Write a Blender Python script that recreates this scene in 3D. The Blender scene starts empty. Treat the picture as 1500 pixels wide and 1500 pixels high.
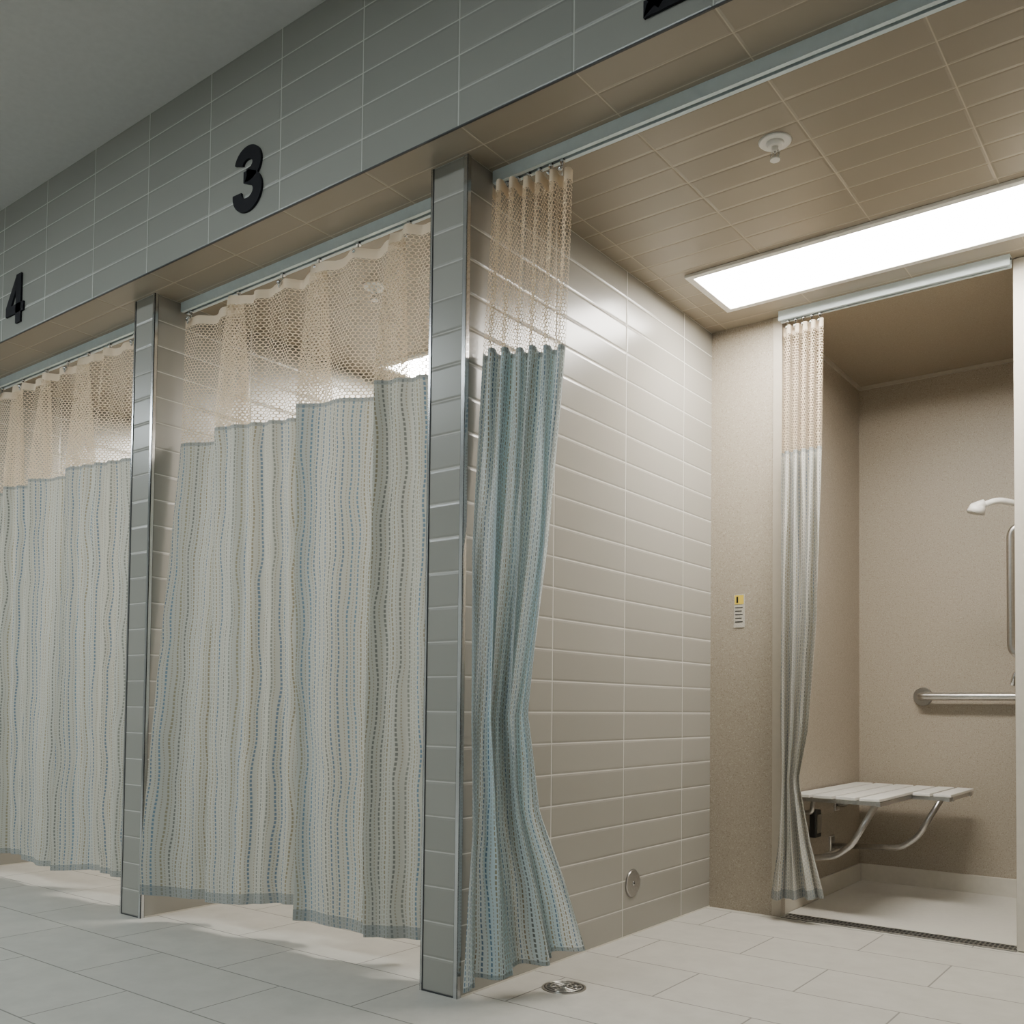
import bpy, bmesh, math, random
import numpy as np
from mathutils import Vector, Matrix
random.seed(4)
H=2.46; ZT=3.08; T=0.14; D=1.634; FD=0.116; YB=2.695; PITCH=1.618
X3=0.313; X4=1.177; X5=0.298; XR=1.192
col=bpy.context.scene.collection

# ------------------------------------------------------------ node helpers
def newmat(name):
    m=bpy.data.materials.new(name); m.use_nodes=True
    nt=m.node_tree; nt.nodes.clear()
    out=nt.nodes.new('ShaderNodeOutputMaterial')
    return m,nt,out
def setin(nt,sock,v):
    if isinstance(v,bpy.types.NodeSocket): nt.links.new(v,sock)
    elif v is not None: sock.default_value=v
def M(nt,op,a,b=None,c=None,clamp=False):
    n=nt.nodes.new('ShaderNodeMath'); n.operation=op; n.use_clamp=clamp
    for i,v in enumerate((a,b,c)):
        if v is not None: setin(nt,n.inputs[i],v)
    return n.outputs[0]
def VM(nt,op,a,b=None,c=None):
    n=nt.nodes.new('ShaderNodeVectorMath'); n.operation=op
    for i,v in enumerate((a,b,c)):
        if v is not None: setin(nt,n.inputs[i],v)
    return n
def MIX(nt,f,a,b):
    n=nt.nodes.new('ShaderNodeMix'); n.data_type='RGBA'
    setin(nt,n.inputs[0],f)
    setin(nt,n.inputs[6],a if isinstance(a,bpy.types.NodeSocket) else (*a,1))
    setin(nt,n.inputs[7],b if isinstance(b,bpy.types.NodeSocket) else (*b,1))
    return n.outputs[2]
def MR(nt,v,a,b,c=0.,d=1.):
    n=nt.nodes.new('ShaderNodeMapRange'); setin(nt,n.inputs[0],v)
    for i,x in enumerate((a,b,c,d)): n.inputs[i+1].default_value=x
    return n.outputs[0]
def BSDF(nt,out,color,rough=.5,metal=0.,spec=.5,normal=None):
    b=nt.nodes.new('ShaderNodeBsdfPrincipled')
    setin(nt,b.inputs['Base Color'],color if isinstance(color,bpy.types.NodeSocket) else (*color,1))
    setin(nt,b.inputs['Roughness'],rough); setin(nt,b.inputs['Metallic'],metal)
    b.inputs['Specular IOR Level'].default_value=spec
    if normal is not None: nt.links.new(normal,b.inputs['Normal'])
    if out: nt.links.new(b.outputs[0],out.inputs[0])
    return b
def NOISE(nt,vec,scale,detail=2.,rough=.5):
    n=nt.nodes.new('ShaderNodeTexNoise'); n.inputs['Scale'].default_value=scale
    n.inputs['Detail'].default_value=detail; n.inputs['Roughness'].default_value=rough
    if vec is not None: nt.links.new(vec,n.inputs['Vector'])
    return n.outputs[0]
def BUMP(nt,h,strength,dist):
    n=nt.nodes.new('ShaderNodeBump'); n.inputs['Strength'].default_value=strength
    n.inputs['Distance'].default_value=dist; nt.links.new(h,n.inputs['Height'])
    return n.outputs[0]

def plain(name,color,rough=.5,metal=0.,spec=.5,noise=0.,nscale=40.):
    m,nt,out=newmat(name)
    g=nt.nodes.new('ShaderNodeNewGeometry')
    nz=NOISE(nt,g.outputs['Position'],nscale,3.)
    k=max(noise,.03)
    c=MIX(nt,MR(nt,nz,.3,.7),tuple(x*(1-k) for x in color),tuple(min(1,x*(1+k)) for x in color))
    BSDF(nt,out,c,rough,metal,spec)
    return m

def tilemat(name,A,sa,oa,Bx,sb,ob,c1,c2,grout,rough=.26,gw=.0035,stagger=0.,soft=.006,bump=.5,blotch=0.):
    m,nt,out=newmat(name)
    g=nt.nodes.new('ShaderNodeNewGeometry'); sp=nt.nodes.new('ShaderNodeSeparateXYZ')
    nt.links.new(g.outputs['Position'],sp.inputs[0])
    tb=M(nt,'DIVIDE',M(nt,'SUBTRACT',sp.outputs[Bx],ob),sb)
    ib=M(nt,'FLOOR',tb); fb=M(nt,'FRACT',tb)
    eb=M(nt,'MULTIPLY',M(nt,'MINIMUM',fb,M(nt,'SUBTRACT',1.,fb)),sb)
    if A is not None:
        ta=M(nt,'DIVIDE',M(nt,'SUBTRACT',sp.outputs[A],oa),sa)
        if stagger: ta=M(nt,'ADD',ta,M(nt,'MULTIPLY',M(nt,'FLOORED_MODULO',ib,2.),stagger))
        ia=M(nt,'FLOOR',ta); fa=M(nt,'FRACT',ta)
        ea=M(nt,'MULTIPLY',M(nt,'MINIMUM',fa,M(nt,'SUBTRACT',1.,fa)),sa)
        e=M(nt,'MINIMUM',ea,eb)
    else:
        ia=M(nt,'MULTIPLY',ib,3.); e=eb
    mask=MR(nt,e,gw*.35,gw*.65)
    cv=nt.nodes.new('ShaderNodeCombineXYZ'); nt.links.new(ia,cv.inputs[0]); nt.links.new(ib,cv.inputs[1])
    wn=nt.nodes.new('ShaderNodeTexWhiteNoise'); wn.noise_dimensions='2D'; nt.links.new(cv.outputs[0],wn.inputs['Vector'])
    c=MIX(nt,wn.outputs['Value'],c1,c2)
    if blotch:
        nz=NOISE(nt,g.outputs['Position'],9.,6.,.65)
        c=MIX(nt,MR(nt,nz,.35,.7,0.,blotch),c,tuple(x*.8 for x in c1))
    c=MIX(nt,mask,grout,c)
    hgt=MR(nt,e,gw*.4,gw*.5+soft)
    tilt=M(nt,'MULTIPLY',M(nt,'SUBTRACT',wn.outputs['Value'],.5),M(nt,'MULTIPLY',fb,.35))
    hh=M(nt,'ADD',hgt,tilt)
    r=MIX(nt,mask,(.8,.8,.8),(rough,)*3)
    rs=nt.nodes.new('ShaderNodeSeparateColor'); nt.links.new(r,rs.inputs[0])
    BSDF(nt,out,c,rs.outputs[0],0.,.55,BUMP(nt,hh,bump,.0022))
    return m

tc1=(.29,.277,.245); tc2=(.322,.308,.274); gr=(.57,.55,.5)
SB=H/24
m_tile_side=tilemat('wall_tile_side',1,.459,0.,2,SB,0.,tc1,tc2,gr)
m_tile_pier=tilemat('wall_tile_pier',None,1,0,2,SB,0.,(.28,.275,.245),(.31,.304,.272),(.48,.47,.43))
m_tile_fascia=tilemat('wall_tile_fascia',0,.3886,.4502,2,(ZT-H)/6,H,(.29,.295,.27),(.32,.324,.297),(.52,.53,.49))
m_tile_ceil=tilemat('ceiling_tile',0,.386,.455,1,.105,-FD,(.275,.238,.182),(.312,.272,.21),(.5,.44,.35),rough=.34)  # same tile as the walls, with warm bounce light put into its colour
m_floor=tilemat('floor_tile',0,.61,.12,1,.305,.07,(.50,.485,.44),(.55,.532,.485),(.24,.23,.21),rough=.36,gw=.005,stagger=.5,soft=.002,bump=.25,blotch=.6)
m_ceil=plain('ceiling_paint',(.48,.485,.47),.85)
m_paint=plain('wall_paint',(.4,.4,.38),.8)

def speckle(name,base,dark,lite,rough=.45):
    m,nt,out=newmat(name)
    g=nt.nodes.new('ShaderNodeNewGeometry')
    a=NOISE(nt,g.outputs['Position'],170.,3.,.7); b=NOISE(nt,g.outputs['Position'],220.,2.,.6)
    c=MIX(nt,MR(nt,a,.54,.64),base,dark); c=MIX(nt,MR(nt,b,.58,.68),c,lite)
    BSDF(nt,out,c,rough); return m
m_speck=speckle('solid_surface_beige',(.365,.32,.255),(.26,.22,.165),(.48,.435,.36))
m_shceil=speckle('shower_ceiling',(.33,.28,.21),(.28,.235,.17),(.4,.34,.27),.6)
m_shfloor=plain('shower_pan',(.6,.58,.53),.35)
m_cove=plain('cove_base',(.60,.57,.5),.4)
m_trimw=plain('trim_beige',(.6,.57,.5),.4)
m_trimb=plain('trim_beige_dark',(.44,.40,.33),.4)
m_chrome=plain('chrome',(.62,.63,.64),.16,1.)
m_steel=plain('brushed_steel',(.5,.485,.46),.28,1.,noise=.08,nscale=120)
m_edge=plain('dark_edge',(.04,.042,.045),.4)
m_track=plain('track_white',(.70,.80,.83),.35)
m_slot=plain('track_slot',(.03,.03,.03),.6)
m_white=plain('white_plastic',(.8,.79,.75),.3)
m_black=plain('black_letter',(.008,.008,.012),.6,spec=.25)
m_yellow=plain('label_yellow',(.75,.55,.06),.5)
m_grey=plain('label_grey',(.5,.48,.42),.5,noise=.3,nscale=400)
m_dark=plain('dark_plastic',(.03,.03,.03),.5)
def emis(name,c,s):
    m,nt,out=newmat(name); e=nt.nodes.new('ShaderNodeEmission'); e.inputs[0].default_value=(*c,1); e.inputs[1].default_value=s
    nt.links.new(e.outputs[0],out.inputs[0]); return m
m_bay_light=emis('diffuser_warm',(1,.945,.86),54.)
m_cor_fill=emis('fill_cool',(.88,.97,1.),27.)  # cool glow of the added corridor fill panels

# fabric ---------------------------------------------------------------
def fabric(name,base,split,hem,P=.024,band=(.5,.62,.66),bandf=.3,wob=.045,trans=.25,line_f=.8):
    m,nt,out=newmat(name)
    uv=nt.nodes.new('ShaderNodeUVMap'); sp=nt.nodes.new('ShaderNodeSeparateXYZ'); nt.links.new(uv.outputs[0],sp.inputs[0])
    u,v=sp.outputs[0],sp.outputs[1]
    cv=nt.nodes.new('ShaderNodeCombineXYZ'); nt.links.new(M(nt,'MULTIPLY',u,8.),cv.inputs[0]); nt.links.new(M(nt,'MULTIPLY',v,4.),cv.inputs[1])
    nz=NOISE(nt,cv.outputs[0],1.,1.,.4)
    uu=M(nt,'ADD',u,M(nt,'MULTIPLY',M(nt,'SUBTRACT',nz,.5),wob))
    t=M(nt,'DIVIDE',M(nt,'ADD',uu,3.),P); idx=M(nt,'FLOOR',t); f=M(nt,'FRACT',t)
    wn=nt.nodes.new('ShaderNodeTexWhiteNoise'); wn.noise_dimensions='1D'; nt.links.new(idx,wn.inputs['W'])
    d=M(nt,'ABSOLUTE',M(nt,'SUBTRACT',f,M(nt,'ADD',.35,M(nt,'MULTIPLY',wn.outputs['Value'],.3))))
    line=MR(nt,d,.09,.13,1.,0.)
    dash=M(nt,'FRACT',M(nt,'ADD',M(nt,'DIVIDE',v,.0155),M(nt,'MULTIPLY',wn.outputs['Value'],7.)))
    dm=M(nt,'LESS_THAN',M(nt,'ABSOLUTE',M(nt,'SUBTRACT',dash,.5)),.34)
    rp=nt.nodes.new('ShaderNodeValToRGB'); rp.color_ramp.interpolation='CONSTANT'
    cols=[(0,(.09,.17,.27)),(.18,(.26,.21,.12)),(.36,(.11,.22,.33)),(.48,(.15,.16,.15)),(.66,(.30,.27,.17)),(.82,(.10,.18,.29)),(.9,(.21,.22,.20))]
    e=rp.color_ramp.elements
    e[0].position=0; e[0].color=(*cols[0][1],1); e[1].position=cols[1][0]; e[1].color=(*cols[1][1],1)
    for p,c in cols[2:]:
        q=e.new(p); q.color=(*c,1)
    nt.links.new(wn.outputs['Value'],rp.inputs[0])
    wv=NOISE(nt,uv.outputs[0],420.,2.,.6)
    b=MIX(nt,MR(nt,wv,.35,.65),tuple(x*.86 for x in base),base)
    wn2=nt.nodes.new('ShaderNodeTexWhiteNoise'); wn2.noise_dimensions='1D'; nt.links.new(M(nt,'FLOOR',M(nt,'DIVIDE',t,3.)),wn2.inputs['W'])
    b=MIX(nt,M(nt,'MULTIPLY',wn2.outputs['Value'],bandf),b,band)
    d2=M(nt,'ABSOLUTE',M(nt,'SUBTRACT',M(nt,'FRACT',M(nt,'ADD',t,.5)),.5)); l2=MR(nt,d2,.05,.08,1.,0.)
    dm2=M(nt,'LESS_THAN',M(nt,'FRACT',M(nt,'DIVIDE',v,.010)),.55)
    b=MIX(nt,M(nt,'MULTIPLY',M(nt,'MULTIPLY',l2,dm2),.65),b,(.31,.27,.18))
    c=MIX(nt,M(nt,'MULTIPLY',M(nt,'MULTIPLY',line,dm),line_f),b,rp.outputs[0])
    h1=M(nt,'GREATER_THAN',v,split-.014); h2=M(nt,'LESS_THAN',v,hem+.035)
    hm=M(nt,'MAXIMUM',h1,h2)
    c=MIX(nt,M(nt,'MULTIPLY',hm,.55),c,(.19,.22,.24))
    df=nt.nodes.new('ShaderNodeBsdfDiffuse'); tr=nt.nodes.new('ShaderNodeBsdfTranslucent')
    bm=BUMP(nt,wv,.25,.001)
    for n in (df,tr): nt.links.new(c,n.inputs[0]); nt.links.new(bm,n.inputs['Normal'])
    mx=nt.nodes.new('ShaderNodeMixShader'); mx.inputs[0].default_value=trans
    nt.links.new(df.outputs[0],mx.inputs[1]); nt.links.new(tr.outputs[0],mx.inputs[2]); nt.links.new(mx.outputs[0],out.inputs[0])
    return m
NC=(.76,.64,.48)
def netting(name):
    m,nt,out=newmat(name)
    uv=nt.nodes.new('ShaderNodeUVMap')
    p=VM(nt,'MULTIPLY',VM(nt,'ADD',uv.outputs[0],(5,5,0)).outputs[0],(1/.0165,1/.0125,0)).outputs[0]
    s3=math.sqrt(3)
    def wrap(v):
        n=nt.nodes.new('ShaderNodeVectorMath'); n.operation='WRAP'
        nt.links.new(v,n.inputs[0]); n.inputs[1].default_value=(.5,s3/2,1); n.inputs[2].default_value=(-.5,-s3/2,-1)
        return n.outputs[0]
    a=wrap(p); b=wrap(VM(nt,'SUBTRACT',p,(.5,s3/2,0)).outputs[0])
    def flat(v): return VM(nt,'MULTIPLY',VM(nt,'ABSOLUTE',v).outputs[0],(1,1,0)).outputs[0]
    def hexd(v):
        s=nt.nodes.new('ShaderNodeSeparateXYZ'); nt.links.new(v,s.inputs[0])
        dt=M(nt,'ADD',M(nt,'MULTIPLY',s.outputs[0],.5),M(nt,'MULTIPLY',s.outputs[1],.866))
        return M(nt,'MAXIMUM',s.outputs[0],dt)
    d=M(nt,'MINIMUM',hexd(flat(a)),hexd(flat(b)))
    hole=M(nt,'LESS_THAN',d,.40)
    df=nt.nodes.new('ShaderNodeBsdfDiffuse'); tr=nt.nodes.new('ShaderNodeBsdfTranslucent')
    for n in (df,tr): n.inputs[0].default_value=(*NC,1)
    mx=nt.nodes.new('ShaderNodeMixShader'); mx.inputs[0].default_value=.3
    nt.links.new(df.outputs[0],mx.inputs[1]); nt.links.new(tr.outputs[0],mx.inputs[2])
    tp=nt.nodes.new('ShaderNodeBsdfTransparent'); m2=nt.nodes.new('ShaderNodeMixShader')
    nt.links.new(hole,m2.inputs[0]); nt.links.new(mx.outputs[0],m2.inputs[1]); nt.links.new(tp.outputs[0],m2.inputs[2])
    nt.links.new(m2.outputs[0],out.inputs[0]); return m
m_net=netting('honeycomb_netting')
def bandmat():
    m,nt,out=newmat('netting_heading')
    df=nt.nodes.new('ShaderNodeBsdfDiffuse'); tr=nt.nodes.new('ShaderNodeBsdfTranslucent')
    for n in (df,tr): n.inputs[0].default_value=(.8,.69,.54,1)
    mx=nt.nodes.new('ShaderNodeMixShader'); mx.inputs[0].default_value=.3
    nt.links.new(df.outputs[0],mx.inputs[1]); nt.links.new(tr.outputs[0],mx.inputs[2]); nt.links.new(mx.outputs[0],out.inputs[0]); return m
m_band=bandmat()
SPLIT=1.88
m_fab=fabric('curtain_fabric',(.60,.60,.53),SPLIT,.10,band=(.47,.53,.53),bandf=.4)
m_fab_blue=fabric('curtain_fabric_open',(.76,.80,.79),SPLIT,.04,P=.026,band=(.42,.62,.70),bandf=.75,wob=.055,trans=.32,line_f=.9)
m_fab_sh=fabric('curtain_fabric_shower',(.66,.64,.58),SPLIT,.09,P=.022,band=(.5,.55,.56),bandf=.4,line_f=.95)

# ------------------------------------------------------------ mesh builder
class B:
    def __init__(s): s.bm=bmesh.new(); s.mats=[]
    def mi(s,m):
        if m not in s.mats: s.mats.append(m)
        return s.mats.index(m)
    def box(s,a,b,m,bev=0.,facemats=None):
        a=Vector(a); b=Vector(b)
        r=bmesh.ops.create_cube(s.bm,size=1.,matrix=Matrix.Translation((a+b)/2)@Matrix.Diagonal((*(b-a),1)))
        vs=r['verts']; fs=list({f for v in vs for f in v.link_faces}); k=s.mi(m)
        for f in fs:
            f.material_index=k
            if facemats:
                f.normal_update(); n=f.normal
                key=('x' if abs(n.x)>.5 else 'y' if abs(n.y)>.5 else 'z')
                mm=facemats.get(key)
                if mm: f.material_index=s.mi(mm)
        if bev:
            es=list({e for f in fs for e in f.edges})
            bmesh.ops.bevel(s.bm,geom=es,offset=bev,segments=2,affect='EDGES',profile=.5)
    def cyl(s,p,q,r,m,r2=None,seg=24,smooth=True):
        p=Vector(p); q=Vector(q); d=q-p
        rot=d.to_track_quat('Z','Y').to_matrix().to_4x4()
        k=bmesh.ops.create_cone(s.bm,cap_ends=True,cap_tris=False,segments=seg,radius1=r,radius2=r if r2 is None else r2,depth=d.length,matrix=Matrix.Translation((p+q)/2)@rot)
        for f in {f for v in k['verts'] for f in v.link_faces}:
            f.material_index=s.mi(m); f.smooth=smooth and len(f.verts)==4
    def sph(s,p,r,m,sc=(1,1,1)):
        k=bmesh.ops.create_uvsphere(s.bm,u_segments=16,v_segments=10,radius=r,matrix=Matrix.Translation(p)@Matrix.Diagonal((*sc,1)))
        for f in {f for v in k['verts'] for f in v.link_faces}: f.material_index=s.mi(m); f.smooth=True
    def tube(s,pts,r,m,seg=14,round_=.04,sub=6):
        P=[Vector(p) for p in pts]; path=[P[0]]
        for i in range(1,len(P)-1):
            a=(P[i-1]-P[i]); b=(P[i+1]-P[i]); rr=min(round_,a.length*.45,b.length*.45)
            A=P[i]+a.normalized()*rr; C=P[i]+b.normalized()*rr
            for j in range(sub+1):
                t=j/sub; path.append(A*(1-t)**2+P[i]*2*t*(1-t)+C*t*t)
        path.append(P[-1])
        rings=[]; up=None
        for i,p in enumerate(path):
            t=(path[min(i+1,len(path)-1)]-path[max(i-1,0)]).normalized()
            if up is None: up=t.orthogonal().normalized()
            up=(up-t*up.dot(t)).normalized(); sd=t.cross(up)
            rings.append([s.bm.verts.new(p+(up*math.cos(a)+sd*math.sin(a))*r) for a in [2*math.pi*j/seg for j in range(seg)]])
        k=s.mi(m)
        for a,b in zip(rings,rings[1:]):
            for j in range(seg):
                f=s.bm.faces.new((a[j],a[(j+1)%seg],b[(j+1)%seg],b[j])); f.material_index=k; f.smooth=True
        for rg in (rings[0][::-1],rings[-1]):
            f=s.bm.faces.new(rg); f.material_index=k
    def prism(s,poly,m,origin,thick):
        ox,oy,oz=origin; k=s.mi(m)
        f0=[s.bm.verts.new((ox+x,oy-thick,oz+z)) for x,z in poly]; f1=[s.bm.verts.new((ox+x,oy,oz+z)) for x,z in poly]
        n=len(poly)
        fs=[s.bm.faces.new(f0),s.bm.faces.new(f1[::-1])]
        for i in range(n): fs.append(s.bm.faces.new((f0[i],f1[i],f1[(i+1)%n],f0[(i+1)%n])))
        for f in fs: f.material_index=k
    def obj(s,name):
        bmesh.ops.recalc_face_normals(s.bm,faces=s.bm.faces)
        me=bpy.data.meshes.new(name); s.bm.to_mesh(me); s.bm.free()
        for m in s.mats: me.materials.append(m)
        o=bpy.data.objects.new(name,me); col.objects.link(o); return o

# ------------------------------------------------------------ curtains
def interp(keys,z):
    arr=np.array(sorted(keys)); return [float(np.interp(z,arr[:,0],arr[:,i])) for i in range(1,arr.shape[1])]
def cloth(name,pos,ns,L,ztop,hemz,fab,split=SPLIT,band=.035,nz=70,scallop=None):
    h0=hemz(.3)
    rows=list(np.linspace(h0,split,int(nz*.65)))+list(np.linspace(split,ztop-band,int(nz*.3)))[1:]+[ztop-band*.5,ztop]
    bm=bmesh.new(); uvl=bm.loops.layers.uv.new('UVMap'); G=[]
    for z in rows:
        r=[]
        for i in range(ns+1):
            s=i/ns; x,y=pos(s,z)
            t=max(0,1-(z-h0)/1.1); zz=z+(hemz(s)-h0)*t
            if scallop and z>split: zz-=scallop(s)*(z-split)/(ztop-split)
            r.append(bm.verts.new((x,y,zz)))
        G.append(r)
    for j in range(len(rows)-1):
        zm=(rows[j]+rows[j+1])/2; mi=0 if zm<split else (1 if zm<ztop-band else 2)
        for i in range(ns):
            f=bm.faces.new((G[j][i],G[j][i+1],G[j+1][i+1],G[j+1][i])); f.material_index=mi; f.smooth=True
            for lp,(a,b) in zip(f.loops,((i,j),(i+1,j),(i+1,j+1),(i,j+1))): lp[uvl].uv=(a/ns*L,rows[b])
    me=bpy.data.meshes.new(name); bm.to_mesh(me); bm.free()
    for m in (fab,m_net,m_band): me.materials.append(m)
    o=bpy.data.objects.new(name,me); col.objects.link(o); return o

def sawplan(ctrl):
    P=np.array(ctrl,float); seg=np.r_[0,np.cumsum(np.hypot(*np.diff(P,axis=0).T))]; L=seg[-1]
    s=np.linspace(0,L,700); X=np.interp(s,seg,P[:,0]); Y=np.interp(s,seg,P[:,1])
    k=13; ker=np.hanning(k+2)[1:-1]; ker/=ker.sum()
    def sm(a): 
        q=np.r_[[a[0]]*k,a,[a[-1]]*k]; return np.convolve(q,ker,'same')[k:-k]
    return s/L,sm(X),sm(Y),L
def closed_curtain(name,ctrl,ox,hooks,seed):
    S,X,Y,L=sawplan(ctrl); ymean=.125
    rnd=random.Random(seed); ph=[rnd.uniform(0,6.28) for _ in range(8)]
    hk=[h for h in hooks]
    def pos(s,z):
        x=float(np.interp(s,S,X)); y=float(np.interp(s,S,Y))
        k=min(1,max(0,(2.43-z)/.5)); a=.22+.78*k**.8
        low=max(0,1-z/1.9)
        y2=ymean+(y-ymean)*a
        env=.5+.5*math.sin(5.3*s*L+ph[4]+.4*z)
        g=.6+.4*k
        y2+= g*(.010*env*env*math.sin(2*math.pi*s*L/.082+ph[0]+z*.6)+.013*(1-env)*math.sin(2*math.pi*s*L/.19+ph[1]-z*.9))+.018*low*math.sin(2*math.pi*s*L/.36+ph[2]+z*1.3)
        y2+=.012*(1-k)*math.sin(2*math.pi*s*len(hk)*2)
        x2=x+.018*low*math.sin(z*2.2+ph[3]+s*9)
        y2-= .13*min(1,low*1.15)*max(0,1-s*4.5)
        return x2+ox,max(y2,-.03)
    def hem(s): return .10+.012*math.sin(s*11+ph[4])+.005*math.sin(s*27+ph[5])
    def scal(s):
        x=float(np.interp(s,S,X)); d=min(abs(x-h) for h in hk); return .016*min(1,d/.12)
    c=cloth(name,pos,560,L,2.395,hem,m_fab,scallop=scal)
    b=B()
    for h in hk:
        x=h+ox; y=.13
        b.cyl((x,y,2.412),(x,y,2.421),.009,m_chrome,seg=12); b.cyl((x,y,2.385),(x,y,2.413),.0025,m_chrome,seg=8)
        b.sph((x,y-.014,2.384),.011,m_chrome); b.tube([(x,y-.004,2.39),(x,y-.016,2.362),(x+.005,y-.02,2.38)],.003,m_chrome,seg=6)
    hko=b.obj('hooks'); hko.parent=c
    return c
def bunched(name,keys,n,L,ztop,hem,fab,seed,hooky,nb=3.2):
    rnd=random.Random(seed); ph=rnd.uniform(0,6); am=[rnd.uniform(.6,1.3) for _ in range(n*2+3)]
    def pos(s,z):
        xl,yl,xr,yr,a=interp(keys,z)
        dx,dy=xr-xl,yr-yl; l=math.hypot(dx,dy); nx,ny=-dy/l,dx/l
        A=a*am[int(s*n*2)]*(1-(s*n*2)%1)+a*am[int(s*n*2)+1]*((s*n*2)%1)
        ang=2*math.pi*n*s+.5*math.sin(z*1.7+ph)*math.sin(math.pi*s)
        q=min(1,max(0,(2.0-z)/.8)); q=q*q*(3-2*q)
        w=math.sin(ang)*A*(1-.6*q)
        w+=q*a*(.95*math.sin(2*math.pi*nb*s+ph+z*1.3)+.25*math.sin(2*math.pi*8*s-z*2.2+ph))
        t=s-(.11/n)*(1-q)*math.sin(2*ang)-q*.035*math.sin(2*math.pi*nb*s+ph+z*2.)
        t=min(1,max(0,t))
        return xl+dx*t+nx*w, yl+dy*t+ny*w
    c=cloth(name,pos,420,L,ztop,hem,fab,nz=90)
    b=B()
    xl,yl,xr,yr,a=interp(keys,ztop)
    for i in range(n):
        t=(i+.5)/n; x=xl+(xr-xl)*t; y=hooky
        b.cyl((x,y,2.412),(x,y,2.421),.008,m_chrome,seg=12); b.cyl((x,y,ztop-.02),(x,y,2.413),.0022,m_chrome,seg=8)
        b.sph((x,y-.01,ztop-.005),.008,m_chrome)
    o=b.obj('hooks'); o.parent=c
    return c

# ------------------------------------------------------------ bays
def track(x0,x1,y,name='curtain_track'):
    b=B(); z=H-.036
    b.box((x0,y-.019,H-.006),(x1,y+.019,H),m_track)
    b.box((x0,y-.019,z),(x1,y-.013,H-.006),m_track); b.box((x0,y+.013,z),(x1,y+.019,H-.006),m_track)
    b.box((x0,y-.019,z-.002),(x1,y-.006,z+.0005),m_track); b.box((x0,y+.006,z-.002),(x1,y+.019,z+.0005),m_track)
    b.box((x0,y-.0128,H-.010),(x1,y+.0128,H-.0062),m_slot)
    b.obj(name)
def divider(xr):
    b=B(); xl=xr-T
    b.box((xl,0,0),(xr,YB+.1,H),m_tile_side,facemats={'x':m_tile_side,'y':m_tile_pier})
    b.obj('wall_divider')
    t=B()
    for x,sg,wd in ((xr,1,.012),(xl,-1,.005)):
        t.box((x-wd if sg>0 else x-.003,-.003,0),(x+.003 if sg>0 else x+wd,0.0,H),m_chrome)
        t.box((min(x,x+.003*sg),-.003,0),(max(x,x+.003*sg),.012,H),m_chrome)
        t.box((min(x-wd*sg,x-(wd+.0025)*sg),-.0012,0),(max(x-wd*sg,x-(wd+.0025)*sg),0,H),m_edge)
        t.box((min(x,x+.0012*sg),.012,0),(max(x,x+.0012*sg),.0145,H),m_edge)
    t.obj('trim_corner_guard')
    k=B(); k.box((xl-.001,-.0015,0),(xr+.001,0,.005),m_edge); k.box((xr,0.016,0),(xr+.0015,D,.005),m_trimw); k.obj('trim_base_joint')
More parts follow.
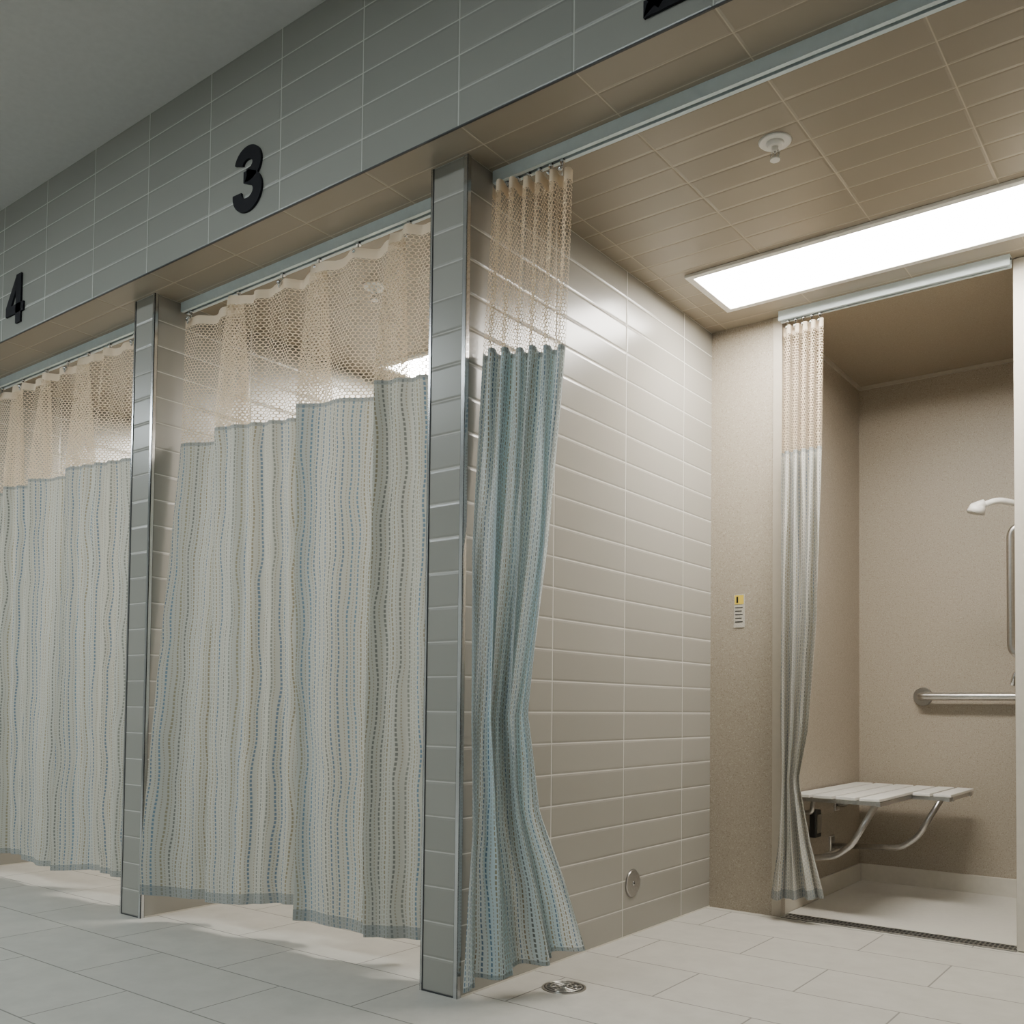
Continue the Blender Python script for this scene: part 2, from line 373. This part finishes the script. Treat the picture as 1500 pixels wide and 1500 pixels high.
def shell(ox,first):
    b=B()
    b.box((ox,D,0),(ox+X3,D+.05,H),m_speck); b.box((ox+.2,D+.05,0),(ox+X5,YB,H),m_speck)
    b.obj('wall_shower_left')
    b=B()
    b.box((ox+X4,D,0),(ox+PITCH-T,D+.05,H),m_speck); b.box((ox+XR,D+.05,0),(ox+XR+.1,YB,H),m_speck)
    b.obj('wall_shower_right')
    b=B(); b.box((ox,YB,0),(ox+PITCH-T,YB+.1,H),m_speck); b.obj('wall_shower_back')
    b=B()
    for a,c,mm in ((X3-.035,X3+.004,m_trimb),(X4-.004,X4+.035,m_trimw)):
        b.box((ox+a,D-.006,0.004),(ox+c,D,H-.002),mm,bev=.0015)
    b.obj('trim_shower_jamb')
    b=B()
    b.box((ox+X5,YB-.012,0),(ox+XR,YB,.085),m_cove,bev=.003); b.box((ox+X5,D+.05,0),(ox+X5+.012,YB,.085),m_cove,bev=.003)
    b.box((ox+XR-.012,D+.05,0),(ox+XR,YB,.085),m_cove,bev=.003)
    b.obj('baseboard_shower')
    b=B()
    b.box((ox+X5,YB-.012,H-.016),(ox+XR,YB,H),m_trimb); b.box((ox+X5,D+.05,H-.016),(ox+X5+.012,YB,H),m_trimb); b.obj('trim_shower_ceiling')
    b=B(); b.box((ox+X3,D+.07,0),(ox+XR-.001,YB,.003),m_shfloor); b.obj('floor_shower_pan')
    b=B(); y0,y1=D-.01,D+.07
    b.box((ox+X3+.005,y0,0),(ox+X4-.005,y1,.002),m_dark)
    b.box((ox+X3+.005,y0,.002),(ox+X4-.005,y0+.006,.005),m_steel); b.box((ox+X3+.005,y1-.006,.002),(ox+X4-.005,y1,.005),m_steel)
    x=ox+X3+.01
    while x<ox+X4-.015:
        b.box((x,y0+.006,.002),(x+.005,y1-.006,.004),m_steel); x+=.016
    b.box((ox+X3+.005,(y0+y1)/2-.003,.002),(ox+X4-.005,(y0+y1)/2+.003,.0042),m_steel)
    b.obj('trench_drain')
    b=B(); x0,x1,ya,yb=ox+.156,ox+1.376,1.07,1.45; z=H-.012
    w=.026
    b.box((x0,ya,z),(x1,ya+w,H),m_white,bev=.002); b.box((x0,yb-w,z),(x1,yb,H),m_white,bev=.002)
    b.box((x0,ya+w,z),(x0+w,yb-w,H),m_white,bev=.002); b.box((x1-w,ya+w,z),(x1,yb-w,H),m_white,bev=.002)
    b.box((x0+w,ya+w,H-.003),(x1-w,yb-w,H-.0005),m_bay_light)
    b.obj('ceiling_light_panel')
    b=B(); x,y=ox+.754,.465
    b.cyl((x,y,H-.005),(x,y,H),.042,m_white,r2=.047,seg=40); b.cyl((x,y,H-.016),(x,y,H-.005),.020,m_white,r2=.026)
    b.cyl((x,y,H-.028),(x,y,H-.016),.009,m_white)
    for s in (-1,1): b.tube([(x+s*.009,y,H-.028),(x+s*.013,y,H-.04),(x+s*.004,y,H-.052)],.0025,m_chrome,seg=8,round_=.01)
    b.cyl((x,y,H-.05),(x,y,H-.028),.003,m_chrome,seg=10); b.cyl((x,y,H-.055),(x,y,H-.051),.014,m_white)
    b.obj('fire_sprinkler')
    if first:
        b=B(); y,z=.986,.19; o2=ox+.0005
        b.cyl((o2,y,z),(o2+.006,y,z),.051,m_steel,r2=.047,seg=48); b.cyl((o2+.006,y,z),(o2+.0075,y,z),.009,m_chrome,r2=.007); b.cyl((o2+.0075,y,z),(o2+.008,y,z),.004,m_dark,seg=6)
        b.obj('cleanout_cover')
        b=B(); x,y=ox+.177,.283
        b.cyl((x,y,0),(x,y,.003),.066,m_steel,seg=48); b.cyl((x,y,.003),(x,y,.0034),.060,m_dark,seg=48)
        for r in (.054,.040,.026,.012):
            pts=[(x+r*math.cos(t*math.pi/16),y+r*math.sin(t*math.pi/16),.0036) for t in range(33)]
            b.tube(pts,.0022,m_steel,seg=6,round_=.001,sub=1)
        for t in range(8):
            a=t*math.pi/4; b.cyl((x+.01*math.cos(a),y+.01*math.sin(a),.0036),(x+.056*math.cos(a),y+.056*math.sin(a),.0036),.002,m_steel,seg=6)
        b.obj('floor_drain')
    track(ox+.004,ox+PITCH-T-.004,.13)
    track(ox+X3+.006,ox+X4-.006,1.60,'shower_curtain_track')

for k in range(4): shell(-PITCH*k,k==0)
for k in range(-1,4): divider(-PITCH*k)
b=B(); b.box((PITCH,0,0),(4.2,.14,H),m_tile_fascia); b.obj('wall_front_right')
b=B(); b.box((-7.2,0,0),(-PITCH*3-T,.14,H),m_tile_fascia); b.obj('wall_front_left')
b=B(); b.box((-7.2,-FD,H),(4.2,D,H+.1),m_tile_ceil,facemats={'y':m_tile_fascia}); b.obj('ceiling_bays')
b=B(); b.box((-7.2,D,H),(4.2,YB+.1,H+.1),m_shceil); b.obj('ceiling_shower')
b=B(); b.box((-7.2,-FD,H+.1),(4.2,0.0,ZT),m_tile_fascia); b.obj('wall_fascia')
b=B(); b.box((-7.2,-FD-.002,H-.002),(4.2,-FD+.004,H+.002),m_edge); b.obj('trim_fascia_edge')
b=B(); b.box((-7.2,-4.0,ZT),(4.2,0,ZT+.1),m_ceil); b.obj('ceiling_corridor')
b=B(); b.box((-7.2,-4.0,-.1),(4.2,YB+.1,0),m_floor); b.obj('floor')
b=B(); b.box((-7.2,-4.1,0),(4.2,-4.0,ZT+.1),m_paint); b.obj('wall_corridor_opposite')
b=B(); b.box((-7.3,-4.1,0),(-7.2,YB,ZT+.1),m_paint); b.obj('wall_corridor_left')
b=B(); b.box((4.2,-4.1,0),(4.3,YB,ZT+.1),m_paint); b.obj('wall_corridor_right')
for x in (-5.2,-2.8,-.4):  # unseen panels, added to light the fascia and corridor from the left
    b=B(); y=-2.3; w,h=.6,.3
    b.box((x-w,y-h,ZT-.012),(x+w,y-h+.025,ZT),m_white); b.box((x-w,y+h-.025,ZT-.012),(x+w,y+h,ZT),m_white)
    b.box((x-w,y-h+.025,ZT-.012),(x-w+.025,y+h-.025,ZT),m_white); b.box((x+w-.025,y-h+.025,ZT-.012),(x+w,y+h-.025,ZT),m_white)
    b.box((x-w+.025,y-h+.025,ZT-.005),(x+w-.025,y+h-.025,ZT-.001),m_cor_fill); b.obj('corridor_fill_panel')

# ------------------------------------------------------------ numerals
def ribbon(b,pts,w,org,th,m):
    P=[Vector((x,0,z)) for x,z in pts]; L=[];R=[]
    for i,p in enumerate(P):
        t=(P[min(i+1,len(P)-1)]-P[max(i-1,0)]).normalized(); n=Vector((-t.z,0,t.x))
        L.append(p+n*w/2); R.append(p-n*w/2)
    for i in range(len(P)-1):
        b.prism([(a.x,a.z) for a in (L[i],L[i+1],R[i+1],R[i])],m,org,th)
def arc(cx,cz,rx,rz,a0,a1,n=22): return [(cx+rx*math.cos(math.radians(a0+(a1-a0)*i/n)),cz+rz*math.sin(math.radians(a0+(a1-a0)*i/n))) for i in range(n+1)]
th=.008
def three(x,z):
    b=B(); o=(x,-FD,z)
    ribbon(b,arc(-.001,.160,.049,.040,170,-62)+[(-.004,.120)],.046,o,th,m_black)
    ribbon(b,[(-.006,.118)]+arc(-.002,.065,.055,.046,72,-186,30),.047,o,th,m_black)
    b.prism([(-.022,.099),(.012,.099),(.03,.118),(.012,.137),(-.022,.137)],m_black,o,th)
    b.obj('sign_number_three')
def four(x,z):
    b=B(); o=(x,-FD,z)
    b.prism([(.010,0),(.056,0),(.056,.218),(.010,.218)],m_black,o,th)
    b.prism([(-.080,.045),(.080,.045),(.080,.086),(-.080,.086)],m_black,o,th)
    b.prism([(-.080,.086),(-.032,.086),(.014,.160),(.014,.218)],m_black,o,th)
    b.obj('sign_number_four')
def two(x,z):
    b=B(); o=(x,-FD,z)
    ribbon(b,arc(0,.155,.052,.043,185,-35)+[(-.018,.06),(-.052,.024)],.045,o,th,m_black)
    b.prism([(-.077,0),(.077,0),(.077,.042),(-.077,.042)],m_black,o,th)
    b.prism([(-.077,.0),(-.03,.03),(-.03,.055),(-.068,.03)],m_black,o,th)
    b.obj('sign_number_two')
def five(x,z):
    b=B(); o=(x,-FD,z)
    b.prism([(-.055,.178),(.065,.178),(.065,.218),(-.055,.218)],m_black,o,th)
    b.prism([(-.068,.1),(-.028,.1),(-.018,.2),(-.056,.2)],m_black,o,th)
    ribbon(b,arc(-.002,.072,.055,.050,140,-172,30),.045,o,th,m_black)
    b.obj('sign_number_five')
three(-.877,2.512); four(-2.527,2.51); two(.735,2.508); five(-4.15,2.51)

# ------------------------------------------------------------ curtains instances
c3=[(-1.60,.12),(-1.27,.205),(-1.30,.05),(-.785,.195),(-.815,.055),(-.395,.175),(-.42,.04),(-.155,.12)]
closed_curtain('privacy_curtain',c3,0,[-1.57,-1.26,-1.0,-.80,-.60,-.36,-.19],1)
c4=[(-1.60,.10),(-1.38,.17),(-1.40,.06),(-1.1,.16),(-1.12,.06),(-.74,.19),(-.765,.045),(-.155,.15)]
closed_curtain('privacy_curtain',c4,-PITCH,[-1.57,-1.35,-1.12,-.92,-.74,-.56,-.36,-.18],2)
closed_curtain('privacy_curtain',c3,-2*PITCH,[-1.57,-1.30,-1.02,-.82,-.62,-.38,-.19],3)
K2=[(2.40,.026,.085,.268,.155,.026),(2.2,.026,.075,.262,.155,.028),(1.9,.026,.05,.25,.155,.028),(1.3,.03,.01,.214,.135,.032),(.8,.032,-.0,.152,.118,.034),(.5,.034,-.0,.158,.16,.034),(.3,.032,-.02,.198,.22,.034),(.05,.030,-.035,.228,.30,.030)]
bunched('privacy_curtain',K2,6,1.1,2.395,lambda s:.035+.09*s,m_fab_blue,5,.13)
KS=[(2.40,.335,1.595,.50,1.60,.016),(1.9,.33,1.59,.495,1.595,.020),(1.2,.33,1.585,.485,1.59,.024),(.75,.33,1.58,.45,1.585,.022),(.55,.335,1.58,.41,1.585,.018),(.3,.32,1.57,.46,1.575,.024),(.1,.295,1.555,.515,1.565,.024)]
bunched('shower_curtain',KS,5,.8,2.395,lambda s:.08+.03*s,m_fab_sh,8,1.60,3.3)

# ------------------------------------------------------------ shower fittings
b=B(); z=.478
x=.312; yf=1.74; ybk=2.60
for i in range(4):
    b.box((x,yf,z),(x+.080,ybk,z+.012),m_white,bev=.002); x+=.094
for i in range(2):
    b.box((x,2.16,z),(x+.070,ybk,z+.012),m_white,bev=.002); x+=.084
for y in (1.80,2.22,2.54):
    xe=.67 if y<2.1 else .84
    b.box((.310,y-.012,z-.020),(xe,y+.012,z-.001),m_steel)
b.box((.308,yf,z-.022),(.316,ybk,z-.001),m_steel)
b.box((.66,yf,z-.018),(.676,2.2,z-.001),m_steel); b.box((.82,2.16,z-.018),(.836,ybk,z-.001),m_steel)
for y in (1.82,2.28):
    xo=.64 if y<2 else .78
    b.tube([(xo,y,z-.012),(xo-.10,y,.29),(xo-.17,y,.235),(X5+.012,y,.215)],.0125,m_steel,round_=.03)
    b.box((X5,y-.03,.17),(X5+.010,y+.03,.26),m_steel,bev=.003)
    b.tube([(X5+.01,y+.07,.40),(X5+.05,y+.07,.40),(X5+.06,y+.07,z-.01)],.010,m_steel,round_=.02)
    b.box((X5,y+.04,.37),(X5+.008,y+.10,.47),m_steel,bev=.003)
b.cyl((.40,1.82,.225),(.40,2.28,.225),.009,m_steel)
b.obj('folding_shower_seat')
b=B(); z=.908; y=YB-.055
b.tube([(.60,YB-.004,z),(.60,y,z),(1.135,y,z),(1.135,YB-.004,z)],.0185,m_steel,round_=.045,sub=8,seg=20)
for x in (.60,1.135): b.cyl((x,YB-.012,z),(x,YB,z),.042,m_steel,r2=.045,seg=36)
b.obj('grab_bar')
b=B(); x=1.078; y=2.13
b.tube([(XR-.004,y,1.585),(x,y,1.585),(x,y,1.065),(XR-.004,y,1.065)],.017,m_steel,round_=.06,sub=8,seg=20)
for z in (1.585,1.065): b.cyl((XR-.01,y,z),(XR,y,z),.04,m_steel,seg=32)
b.obj('grab_bar')
b=B(); y=2.36; z=1.0
b.cyl((XR-.008,y,z),(XR,y,z),.07,m_chrome,seg=40); b.cyl((XR-.06,y,z),(XR-.008,y,z),.028,m_chrome,r2=.034)
b.sph((XR-.075,y,z),.032,m_chrome); b.tube([(XR-.08,y,z),(XR-.14,y,z+.005),(XR-.15,y,z-.05)],.010,m_chrome,round_=.02); b.obj('shower_mixing_valve')
b=B(); y=2.13
b.cyl((XR,y+.10,1.70),(XR-.055,y+.10,1.70),.016,m_chrome)
b.tube([(XR-.03,y+.10,1.70),(1.10,y+.06,1.685),(1.03,y,1.70),(.975,y,1.685)],.0125,m_white,round_=.05)
b.cyl((.985,y,1.695),(.945,y,1.672),.016,m_white,r2=.028)
b.cyl((.957,y,1.684),(.946,y,1.655),.030,m_white,r2=.036,seg=32); b.cyl((.946,y,1.656),(.9448,y,1.652),.031,m_grey,seg=32)
b.tube([(XR-.04,y+.10,1.69),(XR-.05,y+.11,1.5),(XR-.04,y+.10,1.2),(XR-.01,y+.10,1.14)],.007,m_chrome,round_=.12,seg=10)
b.obj('hand_shower')
b=B(); x,z=.131,1.25; y=D
b.box((x-.024,y-.002,z-.07),(x+.024,y,z+.07),m_grey); b.box((x-.020,y-.003,z+.028),(x+.020,y-.002,z+.066),m_yellow); b.box((x-.012,y-.0035,z+.034),(x-.004,y-.003,z+.06),m_black)
for i in range(5): b.box((x-.018,y-.0028,z+.012-i*.015),(x+.016-.004*(i%2),y-.002,z+.016-i*.015),m_dark)
b.obj('warning_label')
b=B(); b.box((X5,2.0,.28),(X5+.03,2.07,.40),m_dark,bev=.005); b.box((X5+.03,2.01,.30),(X5+.034,2.06,.38),m_steel); b.obj('wall_bracket_box')

# ------------------------------------------------------------ world + camera
w=bpy.data.worlds.new('world'); bpy.context.scene.world=w; w.use_nodes=True
w.node_tree.nodes['Background'].inputs[0].default_value=(.7,.8,.85,1); w.node_tree.nodes['Background'].inputs[1].default_value=.1
c=bpy.data.cameras.new('camera'); c.lens=1387.2/1500*36; c.sensor_width=36; c.shift_x=(750-767.87)/1500; c.shift_y=(990.97-750)/1500; c.clip_start=.05
co=bpy.data.objects.new('camera',c); col.objects.link(co)
Rm=Matrix.Rotation(.6415,4,'Z')@Matrix.Rotation(math.pi/2+.0324,4,'X')@Matrix.Rotation(.0111,4,'Z')
co.matrix_world=Matrix.Translation((1.7827,-2.0825,.8358))@Rm
bpy.context.scene.camera=co
